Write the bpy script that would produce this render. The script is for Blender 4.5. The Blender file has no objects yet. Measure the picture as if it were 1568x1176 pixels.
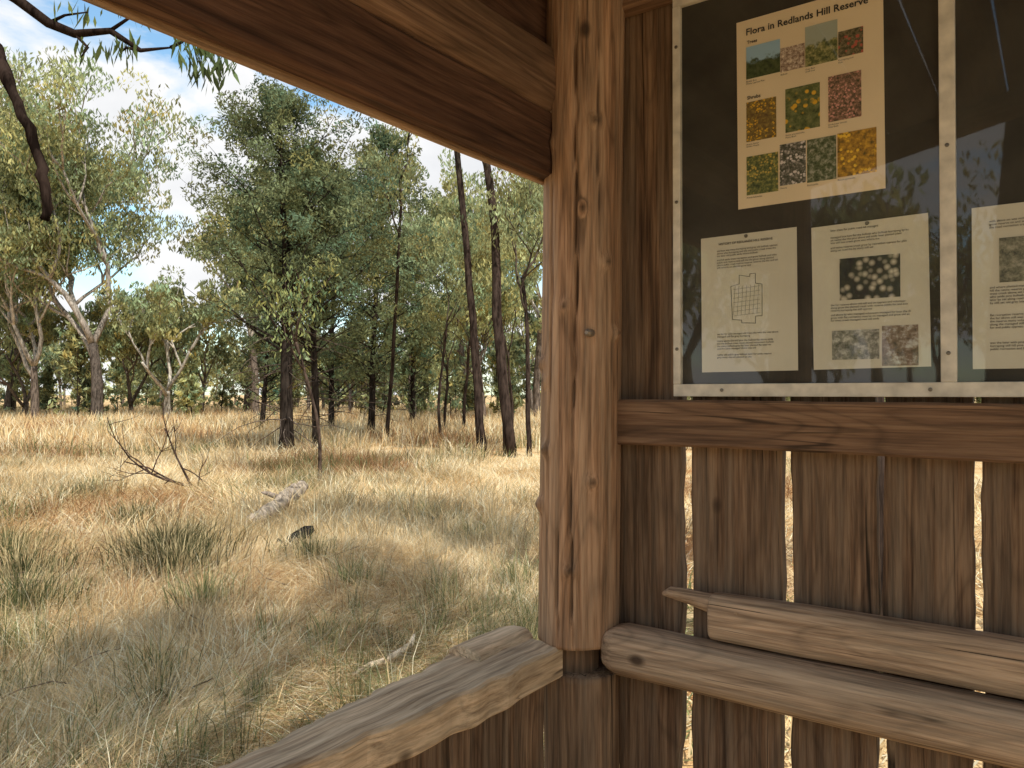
import bpy, math, random
import numpy as np
from mathutils import Vector, Matrix
random.seed(7)
RG=np.random.default_rng(11)
E=1.6
scene=bpy.context.scene
scene.view_settings.view_transform='Standard'
scene.view_settings.look='None'
scene.view_settings.exposure=0
COL=scene.collection

# ---------------------------------------------------------------- helpers
def empty(name):
    o=bpy.data.objects.new(name,None); COL.objects.link(o); return o
class Acc:
    def __init__(s): s.v=[];s.f=[];s.c=[];s.n=0
    def add(s,v,f,c=None):
        v=np.asarray(v,dtype=np.float32).reshape(-1,3)
        fs=f if isinstance(f,list) and len(f) and isinstance(f[0],np.ndarray) else [np.asarray(f)]
        for q in fs: s.f.append(q.astype(np.int32)+s.n)
        s.v.append(v)
        if c is None: c=np.ones((len(v),3))
        c=np.asarray(c,dtype=np.float32)
        if c.ndim==1: c=np.tile(c,(len(v),1))
        s.c.append(c); s.n+=len(v)
    def build(s,name,mat,parent=None,smooth=False,mw=None):
        me=bpy.data.meshes.new(name)
        v=np.concatenate(s.v); c=np.concatenate(s.c)
        me.vertices.add(len(v)); me.vertices.foreach_set('co',v.ravel())
        loops=np.concatenate([q.ravel() for q in s.f])
        tot=np.concatenate([np.full(len(q),q.shape[1],dtype=np.int32) for q in s.f])
        st=np.concatenate([[0],np.cumsum(tot)[:-1]]).astype(np.int32)
        me.loops.add(len(loops)); me.loops.foreach_set('vertex_index',loops)
        me.polygons.add(len(tot)); me.polygons.foreach_set('loop_start',st); me.polygons.foreach_set('loop_total',tot)
        me.polygons.foreach_set('use_smooth',np.full(len(tot),bool(smooth),dtype=bool))
        me.update(calc_edges=True)
        a=me.color_attributes.new('Col','FLOAT_COLOR','POINT')
        a.data.foreach_set('color',np.concatenate([c,np.ones((len(c),1),dtype=np.float32)],axis=1).astype(np.float32).ravel())
        me.materials.append(mat)
        o=bpy.data.objects.new(name,me); COL.objects.link(o)
        if parent: o.parent=parent
        if mw is not None: o.matrix_world=mw
        return o
def ring_faces(n,k,cap=True):
    i=np.arange(n-1)[:,None]; j=np.arange(k)[None,:]; j2=(j+1)%k
    q=np.stack([i*k+j,i*k+j2,(i+1)*k+j2,(i+1)*k+j],axis=-1).reshape(-1,4)
    f=[q]
    if cap:
        f.append(np.arange(k)[::-1][None,:]); f.append(((n-1)*k+np.arange(k))[None,:])
    return f
def tube(acc,pts,rad,k=8,col=(1,1,1),rough=0,cap=True,rng=None):
    P=np.asarray(pts,float); n=len(P); rad=np.broadcast_to(np.asarray(rad,float),(n,))
    T=np.gradient(P,axis=0); T/=np.linalg.norm(T,axis=1)[:,None]+1e-9
    ref=np.array([1,0,0.]) if abs(T[0,0])<.8 else np.array([0,1.,0])
    A=np.cross(T,ref); A/=np.linalg.norm(A,axis=1)[:,None]+1e-9
    B=np.cross(T,A)
    th=np.linspace(0,2*np.pi,k,endpoint=False)
    R=rad[:,None]*np.ones((1,k))
    if rough: R=R*(1+(rng or RG).uniform(-rough,rough,(n,k)))
    V=P[:,None,:]+R[...,None]*(np.cos(th)[None,:,None]*A[:,None,:]+np.sin(th)[None,:,None]*B[:,None,:])
    acc.add(V.reshape(-1,3),ring_faces(n,k,cap),col)
def smooth_noise(n,amp,step=5,rng=RG):
    m=max(3,n//step+2); c=rng.uniform(-1,1,m)*amp
    return np.interp(np.linspace(0,m-1,n),np.arange(m),c)

# ---------------------------------------------------------------- materials
def newmat(name):
    m=bpy.data.materials.new(name); m.use_nodes=True
    nt=m.node_tree; nt.nodes.clear(); out=nt.nodes.new('ShaderNodeOutputMaterial')
    return m,nt,out
def N(nt,t,**kw):
    n=nt.nodes.new(t)
    for k,v in kw.items():
        if k in n.inputs: n.inputs[k].default_value=v
        else: setattr(n,k,v)
    return n
def ramp(nt,stops,interp='LINEAR'):
    r=nt.nodes.new('ShaderNodeValToRGB'); e=r.color_ramp; e.interpolation=interp
    while len(e.elements)<len(stops): e.elements.new(.5)
    for el,(p,c) in zip(e.elements,stops):
        el.position=p; el.color=(c[0],c[1],c[2],1) if not isinstance(c,(int,float)) else (c,c,c,1)
    return r
def mixc(nt,a,b,fac,mode='MIX'):
    m=nt.nodes.new('ShaderNodeMix'); m.data_type='RGBA'; m.blend_type=mode
    if hasattr(fac,'links'): nt.links.new(fac,m.inputs[0])
    else: m.inputs[0].default_value=fac
    for s,i in((a,6),(b,7)):
        if hasattr(s,'links'): nt.links.new(s,m.inputs[i])
        else: m.inputs[i].default_value=(*s,1)
    return m.outputs[2]
def wood(name,dark,mid,light,rough=.75,crack=1.0,grain=1.0,weather=None,usecol=False,wamt=.6,blotch=.45):
    m,nt,out=newmat(name); L=nt.links.new
    tc=N(nt,'ShaderNodeTexCoord'); oi=N(nt,'ShaderNodeObjectInfo')
    mul=N(nt,'ShaderNodeMath',operation='MULTIPLY'); mul.inputs[1].default_value=37.0; L(oi.outputs['Random'],mul.inputs[0])
    add=N(nt,'ShaderNodeVectorMath',operation='ADD'); L(tc.outputs['Object'],add.inputs[0]); L(mul.outputs[0],add.inputs[1])
    def mp(sx,sz):
        q=N(nt,'ShaderNodeMapping'); q.inputs['Scale'].default_value=(sx,sx,sz); L(add.outputs[0],q.inputs[0]); return q.outputs[0]
    n1=N(nt,'ShaderNodeTexNoise',Scale=1.0,Detail=4.0,Roughness=.72,Distortion=.15); L(mp(95*grain,2.8),n1.inputs['Vector'])
    n2=N(nt,'ShaderNodeTexNoise',Scale=1.0,Detail=3.0,Roughness=.65); L(mp(12,2.4),n2.inputs['Vector'])
    n3=N(nt,'ShaderNodeTexNoise',Scale=1.0,Detail=1.0,Roughness=.4); L(mp(8,1.0),n3.inputs['Vector'])
    w=N(nt,'ShaderNodeMath',operation='MULTIPLY'); w.inputs[1].default_value=34; L(n3.outputs[0],w.inputs[0])
    fr=N(nt,'ShaderNodeMath',operation='PINGPONG'); fr.inputs[1].default_value=1.0; L(w.outputs[0],fr.inputs[0])
    r1=ramp(nt,[(.3,dark),(.5,mid),(.7,light)]); L(n1.outputs[0],r1.inputs[0])
    r2=ramp(nt,[(.3,1-blotch),(.7,1+blotch*.6)]); L(n2.outputs[0],r2.inputs[0])
    r3=ramp(nt,[(0,.5),(.35,1.0),(1,1.1)]); L(fr.outputs[0],r3.inputs[0])
    c=mixc(nt,r1.outputs[0],r2.outputs[0],.9,'MULTIPLY')
    c=mixc(nt,c,r3.outputs[0],.55,'MULTIPLY')
    n4=N(nt,'ShaderNodeTexNoise',Scale=1.0,Detail=1.5,Roughness=.5); L(mp(20,.45),n4.inputs['Vector'])
    sb=N(nt,'ShaderNodeMath',operation='SUBTRACT'); sb.inputs[1].default_value=.52; L(n4.outputs[0],sb.inputs[0])
    ab=N(nt,'ShaderNodeMath',operation='ABSOLUTE'); L(sb.outputs[0],ab.inputs[0])
    r5=ramp(nt,[(.48,0.0),(.56,1.0)]); L(n2.outputs[0],r5.inputs[0])
    r4=ramp(nt,[(0.003,1.0),(.009,0.0)]); L(ab.outputs[0],r4.inputs[0])
    cf2=N(nt,'ShaderNodeMath',operation='MULTIPLY'); L(r4.outputs[0],cf2.inputs[0]); L(r5.outputs[0],cf2.inputs[1])
    cf3=N(nt,'ShaderNodeMath',operation='MULTIPLY'); cf3.inputs[1].default_value=crack; L(cf2.outputs[0],cf3.inputs[0])
    vo=N(nt,'ShaderNodeTexVoronoi',Scale=1.0); L(mp(5,3.2),vo.inputs['Vector'])
    rv=ramp(nt,[(.04,.85),(.085,0.0)]); L(vo.outputs['Distance'],rv.inputs[0])
    if weather:
        nw=N(nt,'ShaderNodeTexNoise',Scale=1.0,Detail=4.0,Roughness=.78); L(mp(26,1.1),nw.inputs['Vector'])
        rw=ramp(nt,[(.40,0.0),(.64,wamt)]); L(nw.outputs[0],rw.inputs[0])
        c=mixc(nt,c,weather,rw.outputs[0])
        rg_=ramp(nt,[(.35,.6),(.6,1.0)]); L(n1.outputs[0],rg_.inputs[0]); c=mixc(nt,c,rg_.outputs[0],.8,'MULTIPLY')
    c=mixc(nt,c,(.02,.013,.008),cf3.outputs[0])
    c=mixc(nt,c,(.04,.022,.013),rv.outputs[0])
    if usecol:
        at=N(nt,'ShaderNodeAttribute',attribute_name='Col'); c=mixc(nt,c,at.outputs['Color'],1.0,'MULTIPLY')
    b=N(nt,'ShaderNodeBsdfPrincipled',Roughness=rough); b.inputs['Specular IOR Level'].default_value=.25
    L(c,b.inputs['Base Color'])
    bp=N(nt,'ShaderNodeBump',Strength=.8,Distance=.005); L(n1.outputs[0],bp.inputs['Height']); L(bp.outputs[0],b.inputs['Normal'])
    L(b.outputs[0],out.inputs[0]); return m
M_post=wood('post_wood',(.24,.125,.065),(.44,.245,.135),(.58,.36,.22),.6,.6,.8,weather=(.46,.33,.22),usecol=True,wamt=.6,blotch=.35)
M_plank=wood('plank_wood',(.085,.045,.025),(.20,.115,.065),(.31,.20,.12),.8,1.0,.9,weather=(.26,.19,.13))
M_rail=wood('rail_wood',(.11,.06,.035),(.21,.12,.07),(.30,.185,.11),.75,.8,1.0)
M_log=wood('log_wood',(.29,.18,.11),(.50,.33,.205),(.64,.45,.3),.75,1.0,1.0,weather=(.55,.42,.29))
M_slab=wood('slab_wood',(.40,.26,.15),(.68,.48,.30),(.82,.62,.42),.95,1.0,1.0,weather=(.74,.58,.40))
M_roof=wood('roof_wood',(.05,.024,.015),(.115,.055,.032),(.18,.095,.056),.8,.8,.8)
def plain(name,col,rough=.6,metal=0,noise=.0,nscale=40):
    m,nt,out=newmat(name); L=nt.links.new
    b=N(nt,'ShaderNodeBsdfPrincipled',Roughness=rough,Metallic=metal)
    tc=N(nt,'ShaderNodeTexCoord'); n=N(nt,'ShaderNodeTexNoise',Scale=float(nscale),Detail=4.0); L(tc.outputs['Object'],n.inputs['Vector'])
    r=ramp(nt,[(.3,tuple(x*(1-noise) for x in col)),(.7,tuple(min(1,x*(1+noise)) for x in col))]); L(n.outputs[0],r.inputs[0])
    L(r.outputs[0],b.inputs['Base Color']); L(b.outputs[0],out.inputs[0]); return m
def leafmat(name,trans=.35):
    m,nt,out=newmat(name); L=nt.links.new
    at=N(nt,'ShaderNodeAttribute',attribute_name='Col')
    d=N(nt,'ShaderNodeBsdfDiffuse'); t=N(nt,'ShaderNodeBsdfTranslucent'); mx=N(nt,'ShaderNodeMixShader'); mx.inputs[0].default_value=trans
    L(at.outputs['Color'],d.inputs[0]); L(at.outputs['Color'],t.inputs[0]); L(d.outputs[0],mx.inputs[1]); L(t.outputs[0],mx.inputs[2]); L(mx.outputs[0],out.inputs[0]); return m
def barkmat(name):
    m,nt,out=newmat(name); L=nt.links.new
    at=N(nt,'ShaderNodeAttribute',attribute_name='Col'); tc=N(nt,'ShaderNodeTexCoord')
    mp=N(nt,'ShaderNodeMapping'); mp.inputs['Scale'].default_value=(14,14,2.5); L(tc.outputs['Object'],mp.inputs[0])
    n=N(nt,'ShaderNodeTexNoise',Scale=1.0,Detail=4.0,Roughness=.75); L(mp.outputs[0],n.inputs['Vector'])
    r=ramp(nt,[(.38,.3),(.62,1.35)]); L(n.outputs[0],r.inputs[0])
    c=mixc(nt,at.outputs['Color'],r.outputs[0],1.0,'MULTIPLY')
    b=N(nt,'ShaderNodeBsdfDiffuse'); L(c,b.inputs[0])
    L(b.outputs[0],out.inputs[0]); return m
M_leaf=leafmat('leaf_material',.42); M_grass=leafmat('grass_material',.25); M_bark=barkmat('bark_material')

# ---------------------------------------------------------------- frame: s along wall, d to the inside, z above eye
U=np.array([.8166,-.577]); Nn=np.array([-.577,-.8166]); P0=np.array([.4206,1.72])
def W(s,z,d):
    p=P0+U*s+Nn*d; return Vector((p[0],p[1],E+z))
AU=Vector((U[0],U[1],0)); AN=Vector((Nn[0],Nn[1],0)); AZ=Vector((0,0,1))
def frame(o,a,b,c):
    return Matrix(((b[0],c[0],a[0],o[0]),(b[1],c[1],a[1],o[1]),(b[2],c[2],a[2],o[2]),(0,0,0,1)))
shelter=empty('timber_shelter')
def slab(name,O,a,b,c,L,Wd,T,mat,wobW=.004,wobT=.002,ch=.006,seg=30,lf=None,rf=None,parent=shelter,step=4,jag=.15):
    z=np.linspace(0,L,seg); l=-Wd/2+smooth_noise(seg,wobW,step)+RG.uniform(-1,1,seg)*wobW*jag
    r=Wd/2+smooth_noise(seg,wobW,step)+RG.uniform(-1,1,seg)*wobW*jag
    if lf is not None: l=lf(z)+smooth_noise(seg,wobW,step)
    if rf is not None: r=rf(z)+smooth_noise(seg,wobW,step)+RG.uniform(-1,1,seg)*wobW*jag
    t0=smooth_noise(seg,wobT,step); t1=T+smooth_noise(seg,wobT,step)
    cs=[]
    for i in range(seg):
        x0,x1,y0,y1=l[i],r[i],t0[i],t1[i]; w=x1-x0
        cs.append([(x0+ch,y0,z[i]),(x0+.33*w,y0+wobT*.3,z[i]),(x0+.66*w,y0-wobT*.3,z[i]),(x1-ch,y0,z[i]),(x1,y0+ch,z[i]),(x1,y1-ch,z[i]),
                   (x1-ch,y1,z[i]),(x0+.66*w,y1+wobT*.3,z[i]),(x0+.33*w,y1-wobT*.3,z[i]),(x0+ch,y1,z[i]),(x0,y1-ch,z[i]),(x0,y0+ch,z[i])])
    A=Acc(); A.add(np.array(cs).reshape(-1,3),ring_faces(seg,12)); 
    return A.build(name,mat,parent,False,frame(O,a,b,c))
def log(name,O,a,b,c,L,rw,rt,mat,seg=60,k=28,wob=.05,endr=.03,ex=2.6,parent=shelter,bend=.006,square_end=False):
    z=np.linspace(0,L,seg); z[1]=endr*.15; z[2]=endr*.5; z[3]=endr
    th=np.linspace(0,2*np.pi,k,endpoint=False)
    sx=np.sign(np.cos(th))*np.abs(np.cos(th))**(2/ex); sy=np.sign(np.sin(th))*np.abs(np.sin(th))**(2/ex)
    e=np.ones(seg); 
    if not square_end: e[0]=.55;e[1]=.75;e[2]=.9
    else: e[0]=.95
    w=1+smooth_noise(seg,wob,6); t=1+smooth_noise(seg,wob,6); bx=smooth_noise(seg,bend,12); by=smooth_noise(seg,bend*.5,12)
    ra=1+np.outer(np.ones(seg),0*th)
    for q in range(5):
        ph=RG.uniform(0,6.28); kk=RG.integers(2,6); ra+=.018*np.sin(kk*th[None,:]+ph+z[:,None]*RG.uniform(-3,3))
    V=np.stack([bx[:,None]+(rw*w*e)[:,None]*sx[None,:]*ra,by[:,None]+(rt*t*e)[:,None]*sy[None,:]*ra,np.repeat(z[:,None],k,1)],-1)
    A=Acc(); A.add(V.reshape(-1,3),ring_faces(seg,k)); return A.build(name,mat,parent,True,frame(O,a,b,c))

def post(name,s,d,z0,z1,r,mat,knots=(),lean=(0,0),seg=260,k=120,r1=None):
    z=np.linspace(z0,z1,seg); th=np.linspace(0,2*np.pi,k,endpoint=False)
    r1=r if r1 is None else r1
    R=np.repeat(np.linspace(r,r1,seg)[:,None],k,1)
    for q in range(8):
        ph=RG.uniform(0,6.28); kk=RG.integers(1,7); R*=1+.011*np.sin(kk*th[None,:]+ph+z[:,None]*RG.uniform(-5,5))
    C=np.ones((seg,k,3))
    for th0,za,zb,dep in ((4.45,z0,z0+.78*(z1-z0),.02),(3.75,z0+.25,z1-.6,.010),(5.0,z0+.9,z1,.010),(4.1,z0,z0+.35,.012)):
        wz=np.clip((z-za)/.1,0,1)*np.clip((zb-z)/.1,0,1); cen=th0+.04*np.sin(z*7)+.015*np.sin(z*31)
        g=wz[:,None]*np.exp(-((th[None,:]-cen[:,None])/.022)**2); R-=dep*g; C*=(1-.6*g[...,None])
    for (kt,kz,ka) in knots:
        dd=((th[None,:]-kt+np.pi)%(2*np.pi)-np.pi)*r; g=np.exp(-(dd**2+(z[:,None]-kz)**2)/(2*.012**2)); R+=ka*g
        g2=np.exp(-(dd**2+(z[:,None]-kz)**2)/(2*.005**2)); C*=(1-.75*g2[...,None])
    x=R*np.cos(th)[None,:]+lean[0]*(z-z0)[:,None]; y=R*np.sin(th)[None,:]+lean[1]*(z-z0)[:,None]
    A=Acc(); A.add(np.stack([x,y,np.repeat(z[:,None],k,1)],-1).reshape(-1,3),ring_faces(seg,k),C.reshape(-1,3))
    o=W(s,0,d); return A.build(name,mat,shelter,True,Matrix.Translation((o.x,o.y,E)))
kn=[(3.5,.735,.014),(3.3,.64,.016),(3.7,.58,.01),(3.35,.07,.012),(3.5,.03,.008),(3.6,-.13,.012),(3.3,-.26,.014),(5.2,.3,.008),(4.6,.42,.006),(4.9,-.2,.007),(4.4,-.4,.008),(5.6,.14,.012),(4.2,.2,.005),(4.9,.62,.008)]
post('corner_post',-.29,.046,-.578,1.3,.096,M_post,kn,lean=(.012,0))
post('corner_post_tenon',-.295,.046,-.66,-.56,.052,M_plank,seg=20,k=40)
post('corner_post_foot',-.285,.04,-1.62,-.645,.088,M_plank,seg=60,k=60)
for s_,d_ in((-.29,1.75),(2.9,.046),(2.9,1.75)): post('far_post',s_,d_,-1.62,1.25,.085,M_post,seg=60,k=24)
A=Acc(); c=W(-.215,.137,.125); tube(A,[c-AN*.012,c+AN*.006,c+AN*.012],[.009,.009,.004],8); A.build('bolt_head',plain('rusty_bolt',(.3,.25,.2),.5,.6),shelter)

edges=[(-.36,-.23),(-.2204,-.0623),(-.031,.1663),(.1865,.3503),(.3632,.5129),(.5295,.69),(.705,.86),(.875,1.03),(1.045,1.2),(1.22,1.37),(1.385,1.54),(1.56,1.7),(1.72,1.88),(1.9,2.05),(2.07,2.22),(2.24,2.4),(2.42,2.57),(2.59,2.74),(2.76,2.88)]
for i,(a,b) in enumerate(edges):
    slab('wall_plank_%d'%i,W((a+b)/2,-1.55,-.055),AZ,AU,AN,2.75,b-a,.035,M_plank,wobW=.005 if i!=1 else .009,wobT=.002,ch=.004,seg=80,step=5,jag=.3)
slab('wall_rail_top',W(-.2,.95,-.018),AU,AZ,AN,3.1,.11,.05,M_rail,wobW=.004,seg=50)
tl=(AU*1.0+AZ*(-.012)).normalized()
slab('wall_rail_middle',W(-.205,-.066,-.019),tl,AZ,AN,3.1,.104,.052,M_rail,wobW=.0035,wobT=.002,ch=.005,seg=50)
log('wall_rail_low_log',W(-.212,-.583,.045),AU,AZ,AN,3.1,.054,.055,M_log,seg=90,endr=.04,ex=2.9)
log('wall_rail_branch',W(.03,-.484,.02),AU,AZ,AN,2.8,.05,.032,M_log,seg=90,endr=.02,ex=3.2,square_end=True,wob=.08)
A=Acc(); tube(A,[(0,0,0),(.006,0,.02),(.004,.0,.06),(-.002,0,.1),(-.006,0,.14),(-.01,0,.18)],[.004,.013,.017,.02,.026,.03],12,rough=.05)
A.build('wall_rail_branch_stub',M_log,shelter,True,frame(W(-.085,-.449,.022),AU,AZ,AN))

outer=lambda z: .279+np.interp(z,[0,.1,.46,.75,2],[.195,.188,.166,.141,.12])
inner=lambda z: .279+np.interp(z,[0,.3,.75,2],[0,.012,.05,.02])
slab('side_railing_slab',W(0,-.65,.124),AN,-AU,AZ,1.75,.1,.075,M_slab,wobW=.009,wobT=.003,ch=.006,seg=130,lf=inner,rf=outer,step=4,jag=.6)
log('side_railing_offcut',W(-.42,-.575,.10),AN,-AU,AZ,.22,.045,.022,M_slab,seg=20,endr=.03,ex=2.4)
x=.15
for i in range(10):
    w=RG.uniform(.14,.17)
    slab('side_plank_%d'%i,W(-.345,-1.6,x+w/2),AZ,AN,AU,.952,w,.03,M_plank,wobW=.004,ch=.004,seg=30); x+=w+RG.uniform(.01,.02)
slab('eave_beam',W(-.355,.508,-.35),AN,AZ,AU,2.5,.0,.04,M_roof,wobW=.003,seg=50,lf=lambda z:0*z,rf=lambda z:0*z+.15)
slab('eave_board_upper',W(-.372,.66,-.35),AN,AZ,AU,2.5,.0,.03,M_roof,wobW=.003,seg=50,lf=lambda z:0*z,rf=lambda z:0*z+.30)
slab('eave_trim',W(-.372,.502,-.35),AN,AZ,AU,2.5,.0,.014,M_post,wobW=.001,wobT=.0005,ch=.002,seg=50,lf=lambda z:0*z,rf=lambda z:0*z+.1)
log('plate_log',W(-.345,.735,.05),AN,AZ,AU,2.1,.085,.048,M_rail,ex=2.5,wob=.06)
rs=.2
ru=(AU+AZ*rs).normalized(); rn=ru.cross(AN); rn=rn if rn.z>0 else -rn
for i in range(20):
    s0=-.5+i*.2
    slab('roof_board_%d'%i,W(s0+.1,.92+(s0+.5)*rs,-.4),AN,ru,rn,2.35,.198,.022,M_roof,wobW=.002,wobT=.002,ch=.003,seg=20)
log('rafter',W(-.45,.87,1.75),ru,rn,AN,3.9,.05,.045,M_rail,ex=2.5)

# ---------------------------------------------------------------- notice board
nb=empty('notice_board')
def rect(name,s0,s1,z0,z1,d,mat,th=.0006,rot=0,parent=nb):
    A=Acc(); w,h=(s1-s0)/2,(z1-z0)/2
    v=np.array([(-w,-h,0),(w,-h,0),(w,h,0),(-w,h,0),(-w,-h,th),(w,-h,th),(w,h,th),(-w,h,th)])
    A.add(v,np.array([(3,2,1,0),(4,5,6,7),(0,1,5,4),(1,2,6,5),(2,3,7,6),(3,0,4,7)]))
    m=frame(W((s0+s1)/2,(z0+z1)/2,d),AN,AU,AZ) @ Matrix.Rotation(rot,4,'Z')
    return A.build(name,mat,parent,False,m)
M_black=plain('board_backing_paint',(.042,.038,.03),.8,0,.4,8)
M_frame=plain('aluminium_frame',(.66,.61,.52),.5,.0,.2,30)
M_paper=plain('paper',(.66,.63,.53),.7,0,.06,6)
M_paper2=plain('paper_poster',(.84,.70,.50),.6,0,.05,5)
M_ink=plain('ink',(.03,.03,.03),.7); M_ink2=plain('ink_faint',(.2,.2,.18),.7)
M_screw=plain('screw_metal',(.2,.18,.15),.4,.8)
BS1=1.28
rect('backing',-.055,BS1,-.004,.885,-.017,M_black,.017)
def strip(name,s0,s1,z0,z1): 
    o=rect(name,s0,s1,z0,z1,-.0175,M_frame,.031); b=o.modifiers.new('b','BEVEL'); b.width=.0015; b.segments=2; return o
strip('frame_bottom',-.062,BS1,-.006,.0215); strip('frame_top',-.062,BS1,.872,.895)
strip('frame_left',-.0625,-.045,.0217,.8718); strip('frame_divider',.467,.4935,.0217,.8718); strip('frame_divider_b',.99,1.016,.0217,.8718)
A=Acc()
for s_,z_ in [(-.053,.43),(-.053,.1),(-.053,.78),(.48,.46),(.48,.075),(.48,.83),(.05,.008),(.45,.008),(.03,.884)]:
    c=W(s_,z_,.0135); tube(A,[c,c+AN*.0015,c+AN*.0022],[.0038,.0038,.002],10)
A.build('screws',M_screw,nb)
m,nt,out=newmat('perspex'); L=nt.links.new
gl=N(nt,'ShaderNodeBsdfGlossy',Roughness=.02); gl.inputs[0].default_value=(1,1,1,1)
tr=N(nt,'ShaderNodeBsdfTransparent'); tr.inputs[0].default_value=(.97,.97,.95,1); mx=N(nt,'ShaderNodeMixShader')
mx.inputs[0].default_value=.05; L(tr.outputs[0],mx.inputs[1]); L(gl.outputs[0],mx.inputs[2]); L(mx.outputs[0],out.inputs[0]); M_px=m
def sheet(name,s0,s1,z0,z1,d):
    A=Acc(); w,h=(s1-s0)/2,(z1-z0)/2; A.add([(-w,-h,0),(w,-h,0),(w,h,0),(-w,h,0)],np.array([(0,1,2,3)])); A.build(name,M_px,nb,False,frame(W((s0+s1)/2,(z0+z1)/2,d),AN,AU,AZ))
sheet('perspex_sheet',-.0445,.4665,.0222,.8713,.009); sheet('perspex_sheet_b',.494,.9895,.0222,.8713,.009)
rect('flora_poster',.0822,.3725,.398,.803,.001,M_paper2,rot=.006)
rect('history_page',0,.2065,.0477,.344,.001,M_paper,rot=.005)
rect('wildlife_page',.2365,.4485,.05,.34,.001,M_paper,rot=.012)
rect('map_page',.5176,.7276,.045,.34,.001,M_paper)
def photo(name,s0,s1,z0,z1,stops,scale=120,vor=False,sky=None,spots=None):
    m,nt,out=newmat(name+'_print'); L=nt.links.new
    tc=N(nt,'ShaderNodeTexCoord'); 
    ofs=N(nt,'ShaderNodeVectorMath',operation='ADD'); L(tc.outputs['Object'],ofs.inputs[0]); ofs.inputs[1].default_value=(random.random()*9,random.random()*9,0)
    if vor:
        n=N(nt,'ShaderNodeTexVoronoi',Scale=float(scale)); src=n.outputs['Distance']
    else:
        n=N(nt,'ShaderNodeTexNoise',Scale=float(scale),Detail=5.0,Roughness=.7); src=n.outputs[0]
    L(ofs.outputs[0],n.inputs['Vector'])
    r=ramp(nt,[(.34+.3*i/(len(stops)-1) if not vor else i/(len(stops)-1)*.8,c) for i,c in enumerate(stops)]); L(src,r.inputs[0]); c=r.outputs[0]
    if spots:
        v2=N(nt,'ShaderNodeTexVoronoi',Scale=float(spots[1])); L(ofs.outputs[0],v2.inputs['Vector'])
        n6=N(nt,'ShaderNodeTexNoise',Scale=28.0,Detail=1.0); L(ofs.outputs[0],n6.inputs['Vector'])
        a1=ramp(nt,[(.32,1.0),(.42,0.0)]); L(v2.outputs['Distance'],a1.inputs[0]); a2=ramp(nt,[(.42,0.0),(.5,1.0)]); L(n6.outputs[0],a2.inputs[0])
        mm=N(nt,'ShaderNodeMath',operation='MULTIPLY'); L(a1.outputs[0],mm.inputs[0]); L(a2.outputs[0],mm.inputs[1]); c=mixc(nt,c,spots[0],mm.outputs[0])
    if sky:
        sp=N(nt,'ShaderNodeSeparateXYZ'); L(tc.outputs['Object'],sp.inputs[0])
        n2=N(nt,'ShaderNodeTexNoise',Scale=60.0,Detail=4.0); L(ofs.outputs[0],n2.inputs['Vector'])
        a=N(nt,'ShaderNodeMath',operation='MULTIPLY_ADD'); L(n2.outputs[0],a.inputs[0]); a.inputs[1].default_value=.06; L(sp.outputs[1],a.inputs[2])
        rr=ramp(nt,[(.03,0.0),(.036,1.0)]); L(a.outputs[0],rr.inputs[0]); c=mixc(nt,c,sky,rr.outputs[0])
    b=N(nt,'ShaderNodeBsdfPrincipled',Roughness=.5); L(c,b.inputs['Base Color']); L(b.outputs[0],out.inputs[0])
    rect(name,s0,s1,z0,z1,.002,m,.0006)
g=(.03,.05,.02); y=(.8,.48,.04); br=(.12,.06,.03); o=.0822
ph=[('photo_bush',.02,.0915,.674,.743,[(.02,.03,.015),(.06,.09,.03),(.1,.12,.05)],90,False,(.35,.55,.75),None),
('photo_bark',.0925,.141,.672,.722,[br,(.4,.3,.24),(.8,.7,.6)],140,False,None,None),
('photo_tree',.1425,.205,.671,.753,[(.03,.05,.02),(.16,.18,.06),(.45,.42,.2)],110,False,(.4,.45,.4),None),
('photo_fruit',.2065,.253,.674,.726,[(.03,.05,.02),(.12,.10,.05),(.3,.25,.15)],150,False,None,((.5,.12,.08),110)),
('photo_wattle',.02,.083,.539,.624,[br,(.2,.14,.04),(.35,.25,.06)],150,False,None,(y,190)),
('photo_yellow_flower',.102,.1706,.543,.634,[g,(.12,.15,.05),(.22,.24,.10)],80,False,None,(y,75)),
('photo_pink_shrub',.187,.249,.548,.640,[g,(.2,.12,.08),(.5,.3,.22)],170,False,None,((.7,.36,.32),170)),
('photo_green_shrub',.02,.0865,.4245,.507,[g,(.12,.15,.05),(.35,.34,.1)],110,False,None,((.6,.45,.1),170)),
('photo_grey_leaf',.09,.1425,.434,.52,[g,(.1,.1,.08),(.4,.38,.36)],120,False,None,((.75,.7,.72),140)),
('photo_stem',.145,.2015,.432,.52,[g,(.12,.15,.07),(.45,.45,.38)],100,False,None,None),
('photo_golden_wattle',.204,.276,.4335,.5215,[(.1,.08,.02),(.4,.22,.03),(.7,.42,.05)],95,False,None,((.95,.62,.06),110))]
for p in ph: photo(p[0],o+p[1],o+p[2],p[3],p[4],p[5],p[6],p[7],p[8],p[9])
photo('photo_fungi',.289,.3987,.1865,.2695,[(.75,.7,.6),(.4,.37,.3),(.03,.03,.02),(.02,.02,.02)],70,True)
photo('photo_clearing',.274,.361,.068,.126,[(.06,.07,.05),(.25,.25,.22),(.6,.6,.55)],60)
photo('photo_trunk',.366,.429,.054,.1315,[(.05,.04,.03),(.25,.18,.13),(.6,.6,.58)],50)
photo('photo_glider',.56,.68,.2,.28,[(.05,.05,.04),(.2,.2,.14),(.4,.38,.3)],60)
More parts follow.
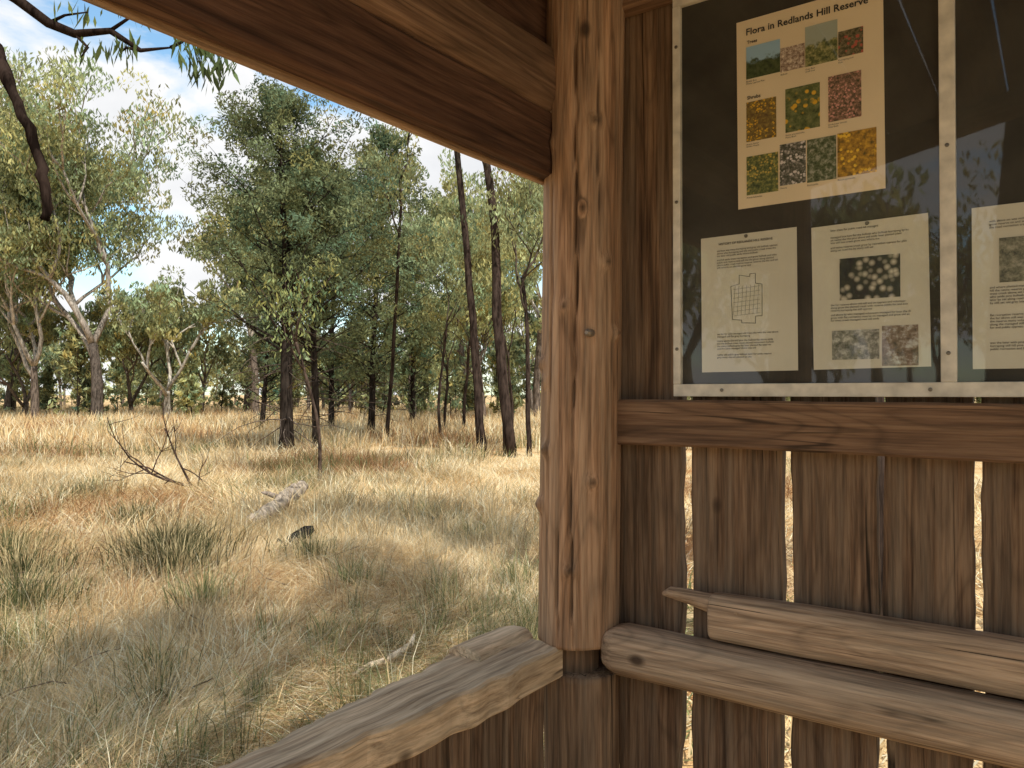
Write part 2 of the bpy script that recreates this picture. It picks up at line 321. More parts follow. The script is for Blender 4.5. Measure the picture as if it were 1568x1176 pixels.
def text(name,body,s,z,size,mat,bold=0,parent=nb):
    cu=bpy.data.curves.new(name,'FONT'); cu.body=body; cu.size=size; cu.offset=bold; cu.resolution_u=2
    cu.materials.append(mat); o_=bpy.data.objects.new(name,cu); COL.objects.link(o_); o_.parent=parent
    o_.matrix_world=frame(W(s,z,.0028),AN,AU,AZ)
text('poster_title','Flora in Redlands Hill Reserve',.1015,.769,.0200,M_ink,.0004)
text('label_trees','Trees',.104,.750,.0095,M_ink,.0002); text('label_shrubs','Shrubs',.104,.630,.0105,M_ink,.0002)
for (s_,z_,t_) in [(.02,.667,'Bimble Box\nWhite Cypress Pine'),(.0925,.665,'Bulloak'),(.1425,.664,'Grey Box\nsmall tree'),(.2065,.667,'Kurrajong pod\nfruit'),(.02,.532,'Acacia deanei\nGreen Wattle'),(.102,.536,'Senna artemisioides\nPunty Bush'),(.187,.541,'Dodonaea viscosa\nHop Bush'),(.02,.4175,'Acacia hakeoides'),(.09,.427,'Olearia'),(.145,.425,'Eremophila'),(.204,.4265,'Acacia pycnantha')]:
    text('caption',t_,o+s_,z_,.0048,M_ink)
words='the reserve was set aside for public recreation and later managed by volunteers who planted native trees along the old road where cypress pine and grey box still grow with bulloak and kurrajong on the stony hill above the creek flat'.split()
def para(n,w,seed):
    r=random.Random(seed); out_=[]
    for i in range(n):
        l=''
        while len(l)<w*(.97 if i<n-1 else .6): l+=r.choice(words)+' '
        out_.append(l[:w])
    return '\n'.join(out_)
text('page_title','HISTORY OF REDLANDS HILL RESERVE',.04,.324,.0068,M_ink,.0001)
for i,(z_,n_) in enumerate([(.310,3),(.290,4),(.128,2),(.113,4),(.083,2)]): text('page_text',para(n_,56,i),.036,z_,.0056,M_ink,.00003)
for i,(z_,n_) in enumerate([(.326,1),(.312,3),(.291,2),(.176,3),(.156,3)]): text('page_text',para(n_,60,i+20),.272,z_,.0056,M_ink,.00003)
for i,(z_,n_) in enumerate([(.31,3),(.19,6),(.14,5),(.09,3)]): text('page_text',para(n_,54,i+40),.545,z_,.0056,M_ink,.00003)
mp=[(.0665,.232),(.085,.236),(.085,.255),(.108,.25),(.108,.256),(.12,.256),(.12,.235),(.134,.232),(.134,.165),(.12,.165),(.12,.15),(.09,.152),(.09,.158),(.07,.16),(.0665,.232)]
A=Acc()
for a,b in zip(mp[:-1],mp[1:]): tube(A,[W(a[0],a[1],.0022),W(b[0],b[1],.0022)],.0006,4)
for k_ in range(7):
    s_=.072+k_*.0085; tube(A,[W(s_,.17,.0022),W(s_+.004,.232,.0022)],.00025,4)
    z_=.168+k_*.0095; tube(A,[W(.072,z_,.0022),W(.13,z_+.004,.0022)],.00025,4)
A.build('map_outline',M_ink2,nb)
A=Acc()
for s_,z_ in [(.1,.338),(.34,.335),(.62,.335)]:
    c=W(s_,z_,.002); tube(A,[c,c+AN*.004],[.004,.003],10)
A.build('drawing_pins',M_screw,nb)

# ---------------------------------------------------------------- ground
def fx(x,y,sc,seed):
    r=np.random.default_rng(seed); v=0
    for i in range(7):
        a=r.uniform(0,6.28); f=sc*r.uniform(.5,1.9); v=v+np.sin((x*np.cos(a)+y*np.sin(a))*f+r.uniform(0,6.28))
    return v/3.5
def hgt(x,y):
    r=np.sqrt(x**2+y**2); k=np.clip((r-2.5)/3,0,1)
    return k*(.045*fx(x,y,1.3,3)+.07*fx(x,y,.35,4))
g_=np.linspace(-1,1,300); gx=np.sinh(g_*6.2)/np.sinh(6.2)*900
X,Y=np.meshgrid(gx,gx+6); Z=hgt(X,Y)*np.clip(1-np.hypot(X,Y)/300,0,1)
n_=300; i=np.arange(n_-1)[:,None]; j=np.arange(n_-1)[None,:]
q=np.stack([i*n_+j,i*n_+j+1,(i+1)*n_+j+1,(i+1)*n_+j],-1).reshape(-1,4)
m,nt,out=newmat('ground_material'); L=nt.links.new
tc=N(nt,'ShaderNodeTexCoord')
a=N(nt,'ShaderNodeTexNoise',Scale=.9,Detail=4.0,Roughness=.6); L(tc.outputs['Object'],a.inputs['Vector'])
b_=N(nt,'ShaderNodeTexNoise',Scale=38.0,Detail=5.0,Roughness=.75,Distortion=1.5); L(tc.outputs['Object'],b_.inputs['Vector'])
r1=ramp(nt,[(.3,(.18,.10,.055)),(.42,(.44,.31,.17)),(.55,(.70,.54,.31)),(.75,(.82,.67,.41))]); L(b_.outputs[0],r1.inputs[0])
r2=ramp(nt,[(.3,(.5,.26,.15)),(.42,(.8,.65,.5)),(.58,(1.0,1.0,1.0))]); L(a.outputs[0],r2.inputs[0])
c=mixc(nt,r1.outputs[0],r2.outputs[0],.85,'MULTIPLY')
b=N(nt,'ShaderNodeBsdfDiffuse'); L(c,b.inputs[0]); L(b.outputs[0],out.inputs[0])
A=Acc(); A.add(np.stack([X,Y,Z],-1).reshape(-1,3),q); A.build('ground',m,None,True)

# ---------------------------------------------------------------- grass
def blades(acc,x,y,Ln,w,lean,bend,col,az=None,z0=0.0):
    n=len(x); az=RG.uniform(0,2*np.pi,n) if az is None else az
    z=hgt(x,y)+z0; p=np.stack([x,y,z],-1)
    h=np.stack([np.cos(az),np.sin(az),0*az],-1); fa=RG.uniform(0,np.pi,n); s=np.stack([np.cos(fa),np.sin(fa),0*az],-1)
    s=np.where((lean>.9)[:,None],np.stack([-np.sin(az),np.cos(az),0*az],-1),s)
    up=np.array([0,0,1.0]); w=w[:,None] if hasattr(w,'__len__') else w
    mid=p+(h*np.sin(lean)[:,None]+up*np.cos(lean)[:,None])*(Ln*.5)[:,None]
    l2=lean+bend; tip=mid+(h*np.sin(l2)[:,None]+up*np.cos(l2)[:,None])*(Ln*.5)[:,None]
    tip[:,2]=np.maximum(tip[:,2],z+.008)
    V=np.stack([p-s*w/2,p+s*w/2,mid+s*w*.42,mid-s*w*.42,tip],1).reshape(-1,3)
    b=np.arange(n)*5
    f=[np.stack([b,b+1,b+2,b+3],-1),np.stack([b+3,b+2,b+4],-1)]
    acc.add(V,f,np.repeat(col,5,axis=0))
def straw(n,x,y,gscale=1.0):
    t=RG.uniform(0,1,(n,1)); c=np.array([.89,.71,.41])*(1-t)+np.array([.70,.49,.25])*t
    pale=RG.uniform(0,1,n)<.28; c[pale]=np.array([.93,.84,.60])
    ro=(fx(x,y,1.0,21)+RG.normal(0,.3,n))>.6; c[ro]=c[ro]*np.array([.55,.40,.33])
    gp=fx(x,y,.8,9)+RG.normal(0,.35,n); gr=(gp*gscale>.85); c[gr]=np.array([.28,.30,.13])*RG.uniform(.6,1.3,(gr.sum(),1))
    return (c*RG.uniform(.6,1.1,(n,1))).clip(0,.93)
def sector(n,d0,d1,r0=-.72,r1=.06):
    D=np.sqrt(RG.uniform(d0*d0,d1*d1,n)); return RG.uniform(r0,r1,n)*D,D
G=Acc()
def mat_(n0,d0,d1,L0,L1,w0,w1,l0,l1,**k):
    x,y=sector(n0,d0,d1,**k); n=len(x); az=fx(x,y,1.4,61)*3.2+RG.normal(0,.9,n)
    blades(G,x,y,RG.uniform(L0,L1,n),RG.uniform(w0,w1,n),RG.uniform(l0,l1,n),RG.uniform(-.3,.5,n),straw(n,x,y,.7),az=az,z0=RG.uniform(0,.06,n))
mat_(85000,2.6,9,.10,.34,.002,.005,1.0,1.62)
mat_(48000,8.5,18,.18,.45,.006,.012,.8,1.55)
def tufts(nt_,d0,d1,per,Lr,w,spread=.09,rr=(-.72,.06),green=.2,maxlean=.75,thr=0.0):
    cx,cy=sector(nt_,d0,d1,*rr); 
    keep=fx(cx,cy,1.1,31)+RG.normal(0,.4,nt_)>thr; cx,cy=cx[keep],cy[keep]; k=len(cx)
    sc=RG.uniform(.5,1.35,k); gr=(fx(cx,cy,.7,9)+RG.normal(0,.5,k))>(1-green*2.2)
    ix=np.repeat(np.arange(k),per); n=len(ix); a=RG.uniform(0,6.28,n); rad=np.abs(RG.normal(0,spread,n))*sc[ix]
    x=cx[ix]+rad*np.cos(a); y=cy[ix]+rad*np.sin(a)
    c=straw(n,x,y,.0); gi=gr[ix]&(RG.uniform(0,1,n)<.7); c[gi]=np.array([.20,.22,.095])*RG.uniform(.5,1.5,(gi.sum(),1))
    tint=RG.uniform(.5,1.1,k)[ix][:,None]; c=c*tint
    blades(G,x,y,RG.uniform(Lr[0],Lr[1],n)*sc[ix],w*RG.uniform(.7,1.3,n),np.abs(RG.normal(0,.4,n)).clip(0,maxlean),RG.uniform(.1,1.3,n),c,az=a+RG.normal(0,.5,n))
tufts(620,2.8,9,60,(.12,.40),.0033,green=.17,thr=-.1)
tufts(1100,8,18,40,(.2,.5),.008,.13,green=.2)
tufts(3000,16,34,20,(.25,.6),.016,.22,green=.16)
tufts(5000,32,80,10,(.4,.8),.04,.4,rr=(-.75,.2),green=.02)
tufts(900,3.5,30,25,(.2,.5),.010,.2,rr=(.1,.8))
mat_(22000,2.5,14,.15,.4,.008,.014,.9,1.55,r0=.05,r1=.8)
x,y=sector(34000,22,75); n=len(x); blades(G,x,y,RG.uniform(.4,.9,n),RG.uniform(.014,.035,n),np.abs(RG.normal(0,.3,n)),RG.uniform(0,.9,n),straw(n,x,y,.0)*1.03)
x=RG.uniform(-22,10,9000); y=RG.uniform(-22,-2.5,9000); n=len(x); blades(G,x,y,RG.uniform(.2,.5,n),RG.uniform(.02,.04,n),RG.uniform(.2,1.3,n),RG.uniform(-.2,.5,n),straw(n,x,y,.8))
G.build('grass',M_grass)
def tussock(cx,cy,n,L0,sp,dark=1.0):
    T=Acc(); a=RG.uniform(0,6.28,n); r=np.abs(RG.normal(0,sp,n)); x=cx+r*np.cos(a); y=cy+r*np.sin(a)
    c=np.array([.12,.14,.06])*RG.uniform(.4,1.5,(n,1))*dark; dr=RG.uniform(0,1,n)<.35; c[dr]=np.array([.62,.50,.28])
    blades(T,x,y,RG.uniform(.35,1.1,n)*L0,.0055*RG.uniform(.7,1.3,n),np.abs(RG.normal(0,.35,n)),RG.uniform(0,.9,n),c,az=a+RG.normal(0,.6,n))
    T.build('grass_tussock',M_grass)
for t in [(-3.35,7.6,1500,.5,.34,.4),(-2.95,6.9,900,.42,.25,.45),(-3.7,5.9,800,.42,.28,.9),(-2.3,5.8,320,.4,.16,1.4),(-3.2,4.9,300,.34,.17,1.2),(-1.0,9.5,450,.42,.35,1.2),(-.4,8.3,350,.38,.25,1.3),(.02,6.2,220,.36,.14,1.6),(-4.6,9.5,700,.4,.4,.6),(-1.3,6.3,180,.34,.14,1.5),(-4.4,7.0,700,.45,.3,.6),(-1.7,11.5,400,.4,.4,1.1),(-6.3,11.5,600,.4,.45,.8),(-2.5,10.2,300,.3,.3,.9),(-3.9,5.5,400,.38,.22,.8),(-1.9,7.4,300,.36,.2,.9),(-2.0,4.4,160,.3,.12,1.3),(-1.2,4.9,140,.28,.1,1.5),(-5.2,8.0,500,.4,.3,.8)]: tussock(*t)

# ---------------------------------------------------------------- trees
def leaves(acc,cen,spread,n,size,base,droop,rng,asp=.32):
    k=len(cen); ix=rng.integers(0,k,n); off=rng.normal(0,1,(n,3)); off/= (np.linalg.norm(off,axis=1)[:,None]+.35)
    sp=(spread[ix] if hasattr(spread,'__len__') else np.full(n,spread))[:,None]
    p=cen[ix]+off*sp*np.array([1,1,.75])
    a=rng.normal(0,1,(n,3)); a/=np.linalg.norm(a,axis=1)[:,None]; a=a*(1-abs(droop))+np.array([0,0,-droop*1.3]); a/=np.linalg.norm(a,axis=1)[:,None]+1e-6
    b=np.cross(a,rng.normal(0,1,(n,3))); b/=np.linalg.norm(b,axis=1)[:,None]+1e-6
    Ls=size*rng.uniform(.6,1.4,n)[:,None]; w=Ls*asp
    V=np.stack([p-a*Ls/2,p+b*w/2,p+a*Ls/2,p-b*w/2],1).reshape(-1,3)
    f=np.arange(n*4).reshape(-1,4)
    cl=rng.uniform(.5,1.4,k)[ix][:,None]; hue=rng.normal(0,.12,k)[ix][:,None]
    c=np.array(base)*cl*rng.uniform(.65,1.35,(n,1))*np.concatenate([1+hue,1+0*hue,1-hue],1)
    acc.add(V,f,np.repeat(c.clip(.005,.8),4,axis=0))
def path(p,d,L,n,wob,rng,up=0.0):
    P=[np.array(p,float)]; d=np.array(d,float); d/=np.linalg.norm(d)
    for i in range(n):
        d=d+rng.normal(0,wob,3)+np.array([0,0,up]); d/=np.linalg.norm(d); P.append(P[-1]+d*L/n)
    return np.array(P),d
EC=(.36,.375,.185)
def euc(name,x,y,H,r0,nl,ls,seed,col=EC,bark=(.36,.30,.25),lean=(0,0),fork=.38,spreadk=.05,ang=.55,nb=3,depth=3,accs=None,barktop=None):
    rng=np.random.default_rng(seed); Wd,Lf=(Acc(),Acc()) if accs is None else accs; cl=[]
    base=np.array([x,y,hgt(np.array(x),np.array(y))-.1])
    P,d=path(base,(lean[0],lean[1],1),H*fork,10,.045,rng); bt=np.array(barktop if barktop else bark)
    rr=np.linspace(r0*1.15,r0*.75,len(P)); rr[0]*=1.35; tube(Wd,P,rr,10 if accs is None else 5,bark,.05)
    def grow(p,d,L,r,dep):
        Q,dd=path(p,d,L,5,.16,rng,.05); tube(Wd,Q,np.linspace(r,r*.55,len(Q)),6 if accs is None else 4,bt*rng.uniform(.8,1.15))
        if dep<=1: 
            cl.append(Q[-1]); cl.append(Q[3]+rng.normal(0,.01*H,3)); 
            if rng.uniform()<.5: cl.append(Q[-1]+rng.normal(0,.035*H,3))
        if dep>0:
            for i in range(nb if dep>1 else 2):
                az=rng.uniform(0,6.28); ax=np.array([math.cos(az),math.sin(az),.15]); 
                nd=dd+ax*rng.uniform(.5,1.2)*ang*1.5; nd/=np.linalg.norm(nd)
                grow(Q[rng.integers(3,6)],nd,L*rng.uniform(.6,.85),r*.58,dep-1)
    m_=max(2,nb)
    for i in range(m_):
        az=6.28*i/m_+rng.uniform(-.5,.5); nd=d+np.array([math.cos(az),math.sin(az),0])*ang*rng.uniform(.4,1.1)
        grow(P[-1-(i%3)],nd,H*(1-fork)*.40*rng.uniform(.8,1.15),r0*.6,depth)
    cl=np.array(cl); leaves(Lf,cl,spreadk*H,nl,ls,col,.5,rng)
    if accs is None:
        e=empty(name); Wd.build('trunk',M_bark,e,True); Lf.build('foliage',M_leaf,e); return e
def pine(name,x,y,H,R,r0,nl,ls,seed,col=(.195,.225,.115),start=.2,accs=None,bark=(.035,.027,.022)):
    rng=np.random.default_rng(seed); Wd,Lf=(Acc(),Acc()) if accs is None else accs; cl=[];sp=[]
    base=np.array([x,y,hgt(np.array(x),np.array(y))-.1])
    P,d=path(base,(.01,0,1),H*.97,14,.018,rng); rr=np.linspace(r0,r0*.12,15); rr[0]*=1.3; tube(Wd,P,rr,10 if accs is None else 5,bark,.08)
    nbr=72 if accs is None else 24
    for i in range(nbr):
        t=start+(.97-start)*(i+rng.uniform())/nbr
        q=t*14; k=int(q); p=P[min(k,13)]*(1-(q-k))+P[min(k+1,14)]*(q-k)
        tt=(t-start)/(1-start); prof=(np.sin(np.pi*min(1,tt*.75+.28))**.8)*rng.uniform(.4,1.25); Lb=R*max(.12,prof)
        az=rng.uniform(0,6.28); Q,dd=path(p,(math.cos(az),math.sin(az),rng.uniform(.15,.85)),Lb,6,.12,rng,.06)
        tube(Wd,Q,np.linspace(r0*.2*(1-t)+.010,.005,7),5,bark)
        for m in range(2,7):
            if rng.uniform()<(.3 if tt<.15 else .85)*(.6 if m<4 else 1): cl.append(Q[m]+rng.normal(0,.04*R,3)); sp.append(R*rng.uniform(.06,.15))
        if accs is None:
            for m in (3,4,5,6):
                Q2,_=path(Q[m],dd+rng.normal(0,.7,3),Lb*.35,3,.15,rng); tube(Wd,Q2,[.009,.007,.005,.003],4,bark)
                if rng.uniform()<(.35 if tt<.15 else .95): cl.append(Q2[-1]); sp.append(R*.10)
    if accs is None:
        for i in range(34):
            p=P[rng.integers(1,6)]+np.array([0,0,rng.uniform(0,.5)]); az=rng.uniform(0,6.28); Q,_=path(p,(math.cos(az),math.sin(az),rng.uniform(-.5,.3)),R*rng.uniform(.3,.9),5,.15,rng,-.05); tube(Wd,Q,np.linspace(.016,.004,6),4,(.13,.10,.08))
    cl=np.array(cl); leaves(Lf,cl,np.array(sp)*1.3,nl,ls,col,-.35,rng,.34)
    if accs is None:
        e=empty(name); Wd.build('trunk',M_bark,e,True); Lf.build('foliage',M_leaf,e); return e
pine('cypress_pine',-5.96,20.5,10.3,2.8,.19,42000,.11,1,start=.28)
pine('cypress_pine',-5.6,22.2,9.2,2.4,.12,22000,.12,2,start=.28)
pine('cypress_pine',-4.9,27,11.2,2.5,.13,22000,.15,3,start=.15)
pine('cypress_pine',-7.2,31,10.8,2.4,.13,17000,.17,4,start=.12)
pine('cypress_pine',-4.6,36,9.5,2.2,.13,14000,.19,5,start=.10)
pine('cypress_pine',-10.6,33,8.0,1.8,.12,11000,.17,6,start=.15)
DB=(.05,.035,.028)
def slender(x,y,tx,ty,H,r,seed,nl=4500,fork=.74,col=EC):
    euc('slender_gum_tree',x,y,H,r,nl,.15,seed,col=col,bark=DB,barktop=(.09,.07,.055),lean=(tx,ty),fork=fork,ang=.55,nb=3,depth=2,spreadk=.045)
slender(-.72,19.6,-.13,0,12.0,.10,21,3000); slender(-.03,19.4,-.015,0,12.5,.125,22,3000); slender(.42,19.8,.02,0,9.5,.06,23,3500,.5); slender(-3.9,24,.02,0,11.0,.055,24,3000); slender(-2.3,25,-.02,0,8,.045,25,3200,.5); slender(-1.9,31,.04,0,10,.065,26,5500,.42); slender(-1.0,27,.0,0,7,.05,28,4500,.38); slender(.0,28,.03,0,8,.055,29,4500,.4); slender(-2.9,33,.0,0,8.5,.06,30,5000,.35)
euc('sapling',-3.31,13.4,4.6,.03,600,.10,27,col=(.27,.31,.13),bark=(.08,.055,.042),lean=(-.04,0),fork=.58,ang=.4,nb=3,depth=1,spreadk=.10)
GB=(.48,.42,.35); TB=(.16,.125,.10)
euc('eucalyptus_tree',-22.4,42,20.5,.30,48000,.28,31,fork=.22,ang=.5,nb=4,bark=(.10,.08,.065),barktop=(.36,.31,.26))
euc('eucalyptus_tree',-33,51,22,.33,28000,.34,32,fork=.3,ang=.5,nb=4,bark=TB,barktop=GB)
euc('eucalyptus_tree',-20.4,46,10,.2,10000,.28,33,fork=.2,ang=.5,bark=(.45,.41,.35))
euc('eucalyptus_tree',-27.0,44,15,.22,20000,.28,34,fork=.22,ang=.6,nb=4,bark=TB,barktop=GB)
euc('eucalyptus_tree',-5.6,44,14.5,.2,12000,.28,35,bark=TB,barktop=GB); euc('eucalyptus_tree',-3.1,52,17,.22,13000,.32,36,bark=TB,barktop=GB)
euc('eucalyptus_tree',1.4,46,17,.22,12000,.3,37,bark=TB,barktop=GB); euc('eucalyptus_tree',-19.5,57,18,.24,15000,.35,38,bark=TB,barktop=GB)
euc('eucalyptus_tree',-16.5,50,14,.24,14000,.3,39,bark=TB,barktop=GB); euc('eucalyptus_tree',-1.4,40,9,.12,9000,.26,40,bark=TB,fork=.2)
euc('eucalyptus_tree',-30.0,48,9,.18,11000,.27,41,bark=TB,fork=.12,ang=.7); euc('eucalyptus_tree',-24.5,50,9,.18,11000,.28,42,bark=TB,fork=.12,ang=.7)
# distant mass
DW,DL=Acc(),Acc(); rd=np.random.default_rng(77)
for i in range(150):
    D=rd.uniform(50,115); r=rd.uniform(-.95,1.0); H=rd.uniform(6,12.5)
    if rd.uniform()<.6: euc('',r*D,D,H,.12,1050,.5,1000+i,col=np.array([.36,.375,.19])*rd.uniform(.7,1.15),accs=(DW,DL),depth=1,nb=4,fork=.25,spreadk=.09,bark=(.2,.16,.13))
    else: pine('',r*D,D,H*.9,H*.22,.1,1200,.46,1000+i,col=np.array([.22,.25,.13])*rd.uniform(.8,1.3),start=.08,accs=(DW,DL),bark=(.08,.065,.05))
for i in range(250):
    D=rd.uniform(42,95); r=rd.uniform(-.85,.9); H=rd.uniform(2.2,6.5)
    pine('',r*D,D,H,H*.38,.04,620,.34,3000+i,col=np.array([.35,.37,.185])*rd.uniform(.45,1.3),start=.02,accs=(DW,DL))
for i in range(34):
    a=rd.uniform(math.radians(160),math.radians(320)); D=rd.uniform(12,40); H=rd.uniform(7,12)
    euc('',D*math.cos(a),D*math.sin(a),H,.16,1000,.36,5000+i,accs=(DW,DL),depth=1,nb=4,fork=.3,spreadk=.09,bark=(.2,.15,.12))
e=empty('distant_trees'); DW.build('trunks',M_bark,e,True); DL.build('foliage',M_leaf,e)
euc('added_shade_tree',1.9,4.3,9.5,.16,4500,.16,51,fork=.45,ang=.7,nb=3,depth=2,spreadk=.06,bark=DB)  # these trees are added out of view to throw dappled shade on the foreground
euc('added_shade_tree',.7,-2.3,12.5,.18,11000,.18,57,fork=.6,ang=.6,nb=3,depth=2,spreadk=.045,bark=DB)
euc('added_shade_tree',-2.2,-2.6,12.0,.2,7000,.18,53,fork=.6,ang=.6,nb=3,depth=2,spreadk=.045,bark=DB)
# overhanging gum whose limbs enter the frame top left
Wd,Lf=Acc(),Acc(); rg=np.random.default_rng(5); dk=(.03,.02,.016)
Q,_=path((-4.6,3.3,-.1),(.02,.05,1),4.2,8,.04,rg); tube(Wd,Q,np.linspace(.22,.13,9),12,dk,.06); top=Q[-1]
lim=np.array([top,[-3.6,3.8,3.9],[-3.19,4.2,3.80],[-2.78,4.15,3.46],[-2.63,4.05,3.21],[-2.49,4.0,2.97],[-2.43,4.0,2.78],[-2.40,4.0,2.625],[-2.42,4.0,2.50]])
tq=np.linspace(0,8,30); LL=np.stack([np.interp(tq,range(9),lim[:,i]) for i in range(3)],-1)+rg.normal(0,.006,(30,3))
tube(Wd,LL,np.interp(tq,range(9),[.12,.07,.04,.033,.030,.028,.026,.026,.020])*rg.uniform(.85,1.15,30),10,dk,.12)
l2=np.array([top,[-3.5,4.0,4.2],[-3.086,4.3,4.0],[-2.76,4.3,3.797],[-2.58,4.3,3.663],[-2.435,4.3,3.605],[-2.237,4.3,3.62],[-2.067,4.3,3.51],[-1.90,4.3,3.526]])
tube(Wd,l2,[.1,.06,.035,.03,.026,.024,.018,.012,.006],8,dk,.1)
cl=[]
for a in [[(-2.237,3.62),(-2.11,3.707),(-1.98,3.76)],[(-2.435,3.605),(-2.36,3.526),(-2.40,3.47)],[(-2.067,3.51),(-2.146,3.526),(-2.18,3.497)],[(-2.58,3.663),(-2.49,3.707),(-2.36,3.725)],[(-1.90,3.526),(-1.84,3.555),(-1.80,3.58)]]:
    pts=np.array([(p[0],4.3,p[1]) for p in a]); tube(Wd,pts,[.012,.008,.004],6,dk); cl.append(pts[-1]); cl.append(pts[1])
hi=np.array([[-1.755,4.6,4.16],[-1.87,4.6,3.85],[-1.90,4.6,3.70],[-1.87,4.6,3.56]]); tube(Wd,[l2[2],hi[0],hi[1],hi[2],hi[3]],[.03,.012,.008,.005,.003],6,dk)
leaves(Lf,np.array(cl),.09,100,.10,(.12,.16,.06),.6,rg,.18)
leaves(Lf,np.array([hi[2],hi[3],hi[3]+[.05,0,-.06],hi[3]+[.12,0,.0],hi[2]+[.12,0,0]]),.13,150,.11,(.12,.15,.06),.6,rg,.18)
tops=top+rg.normal(0,1,(40,3))*[.9,.8,.5]+[-1.0,.2,2.6]
for t_ in tops[:10]: tube(Wd,[top,(top+t_)/2+rg.normal(0,.2,3),t_],[.06,.04,.01],6,dk)
leaves(Lf,tops,.4,3000,.12,(.13,.16,.06),.6,rg,.2)
e=empty('overhanging_gum_tree'); Wd.build('limbs',M_bark,e,True); Lf.build('leaves',M_leaf,e)

# ---------------------------------------------------------------- debris
A=Acc(); r9=np.random.default_rng(4); pp=np.array([(-3.12,8.9,.07),(-3.05,9.3,.11),(-2.99,9.7,.17),(-2.93,10.05,.24),(-2.89,10.35,.30),(-2.86,10.6,.33)])
tq=np.linspace(0,5,22); PP=np.stack([np.interp(tq,range(6),pp[:,i]) for i in range(3)],-1)+r9.normal(0,.010,(22,3))
tube(A,PP,np.interp(tq,range(6),[.05,.08,.085,.095,.10,.085])*r9.uniform(.88,1.12,22),14,(.36,.29,.22),.16)
tube(A,[(-2.95,10.0,.25),(-3.14,10.0,.32),(-3.2,9.95,.34)],[.04,.03,.012],6,(.25,.2,.16)); tube(A,[(-3.4,9.6,.05),(-3.1,9.5,.1),(-2.95,9.3,.04)],[.03,.035,.02],7,(.15,.11,.09)); tube(A,[(-3.05,9.3,.1),(-3.2,8.9,.08),(-3.3,8.6,.03)],[.05,.04,.02],7,(.3,.25,.2))
A.build('fallen_log',M_bark,None,True)
A=Acc(); tube(A,[(-2.32,8.0,0),(-2.25,8.02,.08),(-2.12,8.08,.18),(-2.06,8.1,.2)],[.07,.08,.07,.03],9,(.03,.026,.023),.25); tube(A,[(-2.3,8,.02),(-2.4,7.95,.12)],[.04,.01],6,(.03,.025,.02)); A.build('charred_stump',M_bark,None,True)
A=Acc(); tube(A,[(-.86,4.25,.07),(-.79,4.34,.09),(-.72,4.42,.085),(-.66,4.52,.10),(-.60,4.6,.12),(-.585,4.68,.15)],[.012,.02,.022,.019,.02,.012],8,(.70,.56,.40),.1); tube(A,[(-.72,4.42,.09),(-.70,4.36,.14)],[.01,.004],5,(.6,.48,.32)); A.build('pale_stick',M_bark,None,True)
A=Acc()
for i in range(110):
    x,y=sector(1,3.0,9); x=x[0];y=y[0]; a=RG.uniform(0,6.28); l=RG.uniform(.1,.45); P_,_=path((x,y,.06),(math.cos(a),math.sin(a),RG.uniform(-.02,.1)),l,4,.18,RG); tube(A,P_,np.linspace(.005,.002,5)*RG.uniform(.5,1.4),5,np.array([.32,.23,.15])*RG.uniform(.4,1.6))
A.build('fallen_twigs',M_bark,None,True)
A=Acc(); r6=np.random.default_rng(8)
def twig(p,d,L,r,dep):
    Q,dd=path(p,d,L,6,.16,r6,.03); tube(A,Q,np.linspace(r,r*.4,7),5,(.07,.045,.035))
    if dep:
        for i in range(3): twig(Q[r6.integers(2,6)],dd+r6.normal(0,.6,3),L*.6,r*.5,dep-1)
twig((-5.1,12.4,.1),(-1.0,.2,.75),1.3,.024,2); twig((-5.1,12.4,.1),(-.5,-.2,1.0),1.1,.022,2); twig((-5.1,12.4,.1),(-1,.0,.25),1.1,.02,2); twig((-5.0,12.4,.1),(.1,.1,1),.5,.012,1)
A.build('dead_branch',M_bark,None,True)

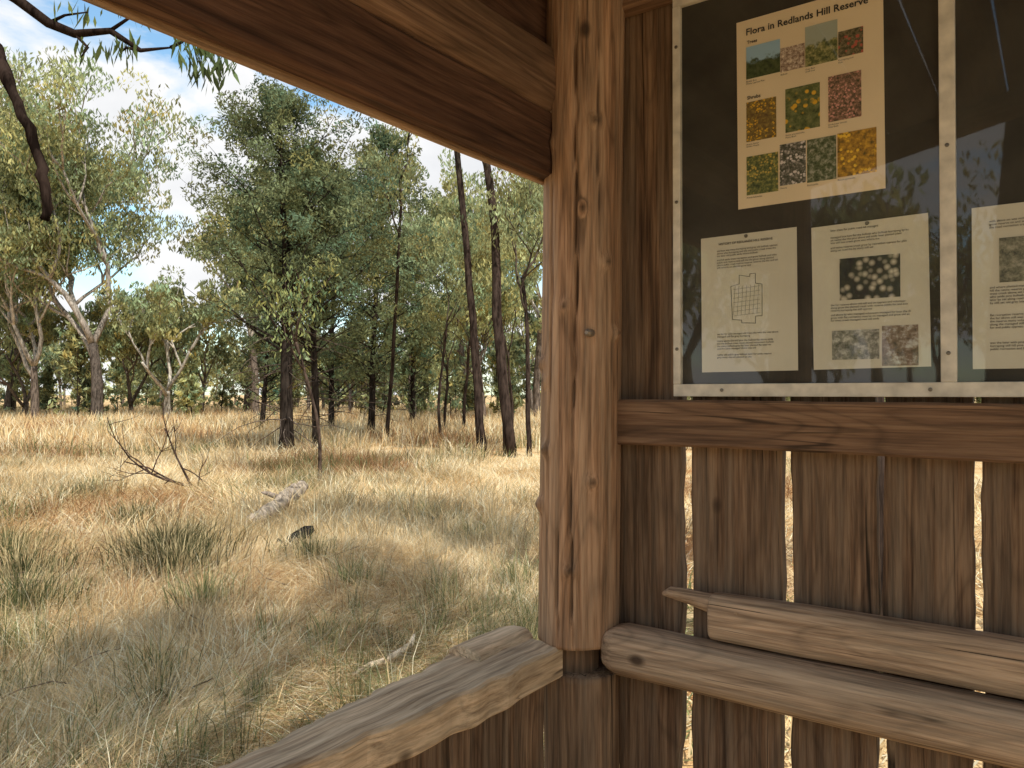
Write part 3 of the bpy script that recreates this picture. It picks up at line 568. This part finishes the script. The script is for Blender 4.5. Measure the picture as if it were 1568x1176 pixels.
# ---------------------------------------------------------------- sky / sun
SA=148.0; EL=53.0
w=bpy.data.worlds.new('World'); scene.world=w; w.use_nodes=True; nt=w.node_tree; nt.nodes.clear(); L=nt.links.new
out=nt.nodes.new('ShaderNodeOutputWorld'); bg=nt.nodes.new('ShaderNodeBackground'); bg.inputs[1].default_value=.15
sk=nt.nodes.new('ShaderNodeTexSky'); sk.sky_type='NISHITA'; sk.sun_disc=False; sk.sun_elevation=math.radians(EL); sk.sun_rotation=math.radians(SA); sk.air_density=1.1; sk.dust_density=.5; sk.ozone_density=1.0
skb=mixc(nt,sk.outputs[0],(1.3,1.55,1.5),1.0,'MULTIPLY')
tc=N(nt,'ShaderNodeTexCoord'); mpn=N(nt,'ShaderNodeMapping'); mpn.inputs['Scale'].default_value=(1,1,2.0); mpn.inputs['Location'].default_value=(.35,.2,.1); L(tc.outputs['Generated'],mpn.inputs[0])
nz=N(nt,'ShaderNodeTexNoise',Scale=3.8,Detail=7.0,Roughness=.55,Distortion=.2); L(mpn.outputs[0],nz.inputs['Vector'])
cr=ramp(nt,[(.44,0.0),(.53,1.0)]); L(nz.outputs[0],cr.inputs[0])
cc=ramp(nt,[(.5,(6.9,6.9,6.9)),(.72,(5.6,5.7,5.9))]); L(nz.outputs[0],cc.inputs[0])
mixed=mixc(nt,skb,cc.outputs[0],cr.outputs[0]); L(mixed,bg.inputs[0]); L(bg.outputs[0],out.inputs[0])
sd=bpy.data.lights.new('sun','SUN'); sd.energy=5.0; sd.angle=math.radians(.5); sd.color=(1,.95,.86)
so=bpy.data.objects.new('sun',sd); COL.objects.link(so)
v=Vector((math.sin(math.radians(SA))*math.cos(math.radians(EL)),math.cos(math.radians(SA))*math.cos(math.radians(EL)),math.sin(math.radians(EL))))
so.rotation_euler=v.to_track_quat('Z','Y').to_euler()
# ---------------------------------------------------------------- camera
cd=bpy.data.cameras.new('camera'); cd.sensor_width=36; cd.lens=27.32; cd.clip_start=.02; cd.clip_end=3000
co=bpy.data.objects.new('camera',cd); COL.objects.link(co); co.location=(0,0,E); co.rotation_euler=(math.radians(90.72),0,0); scene.camera=co
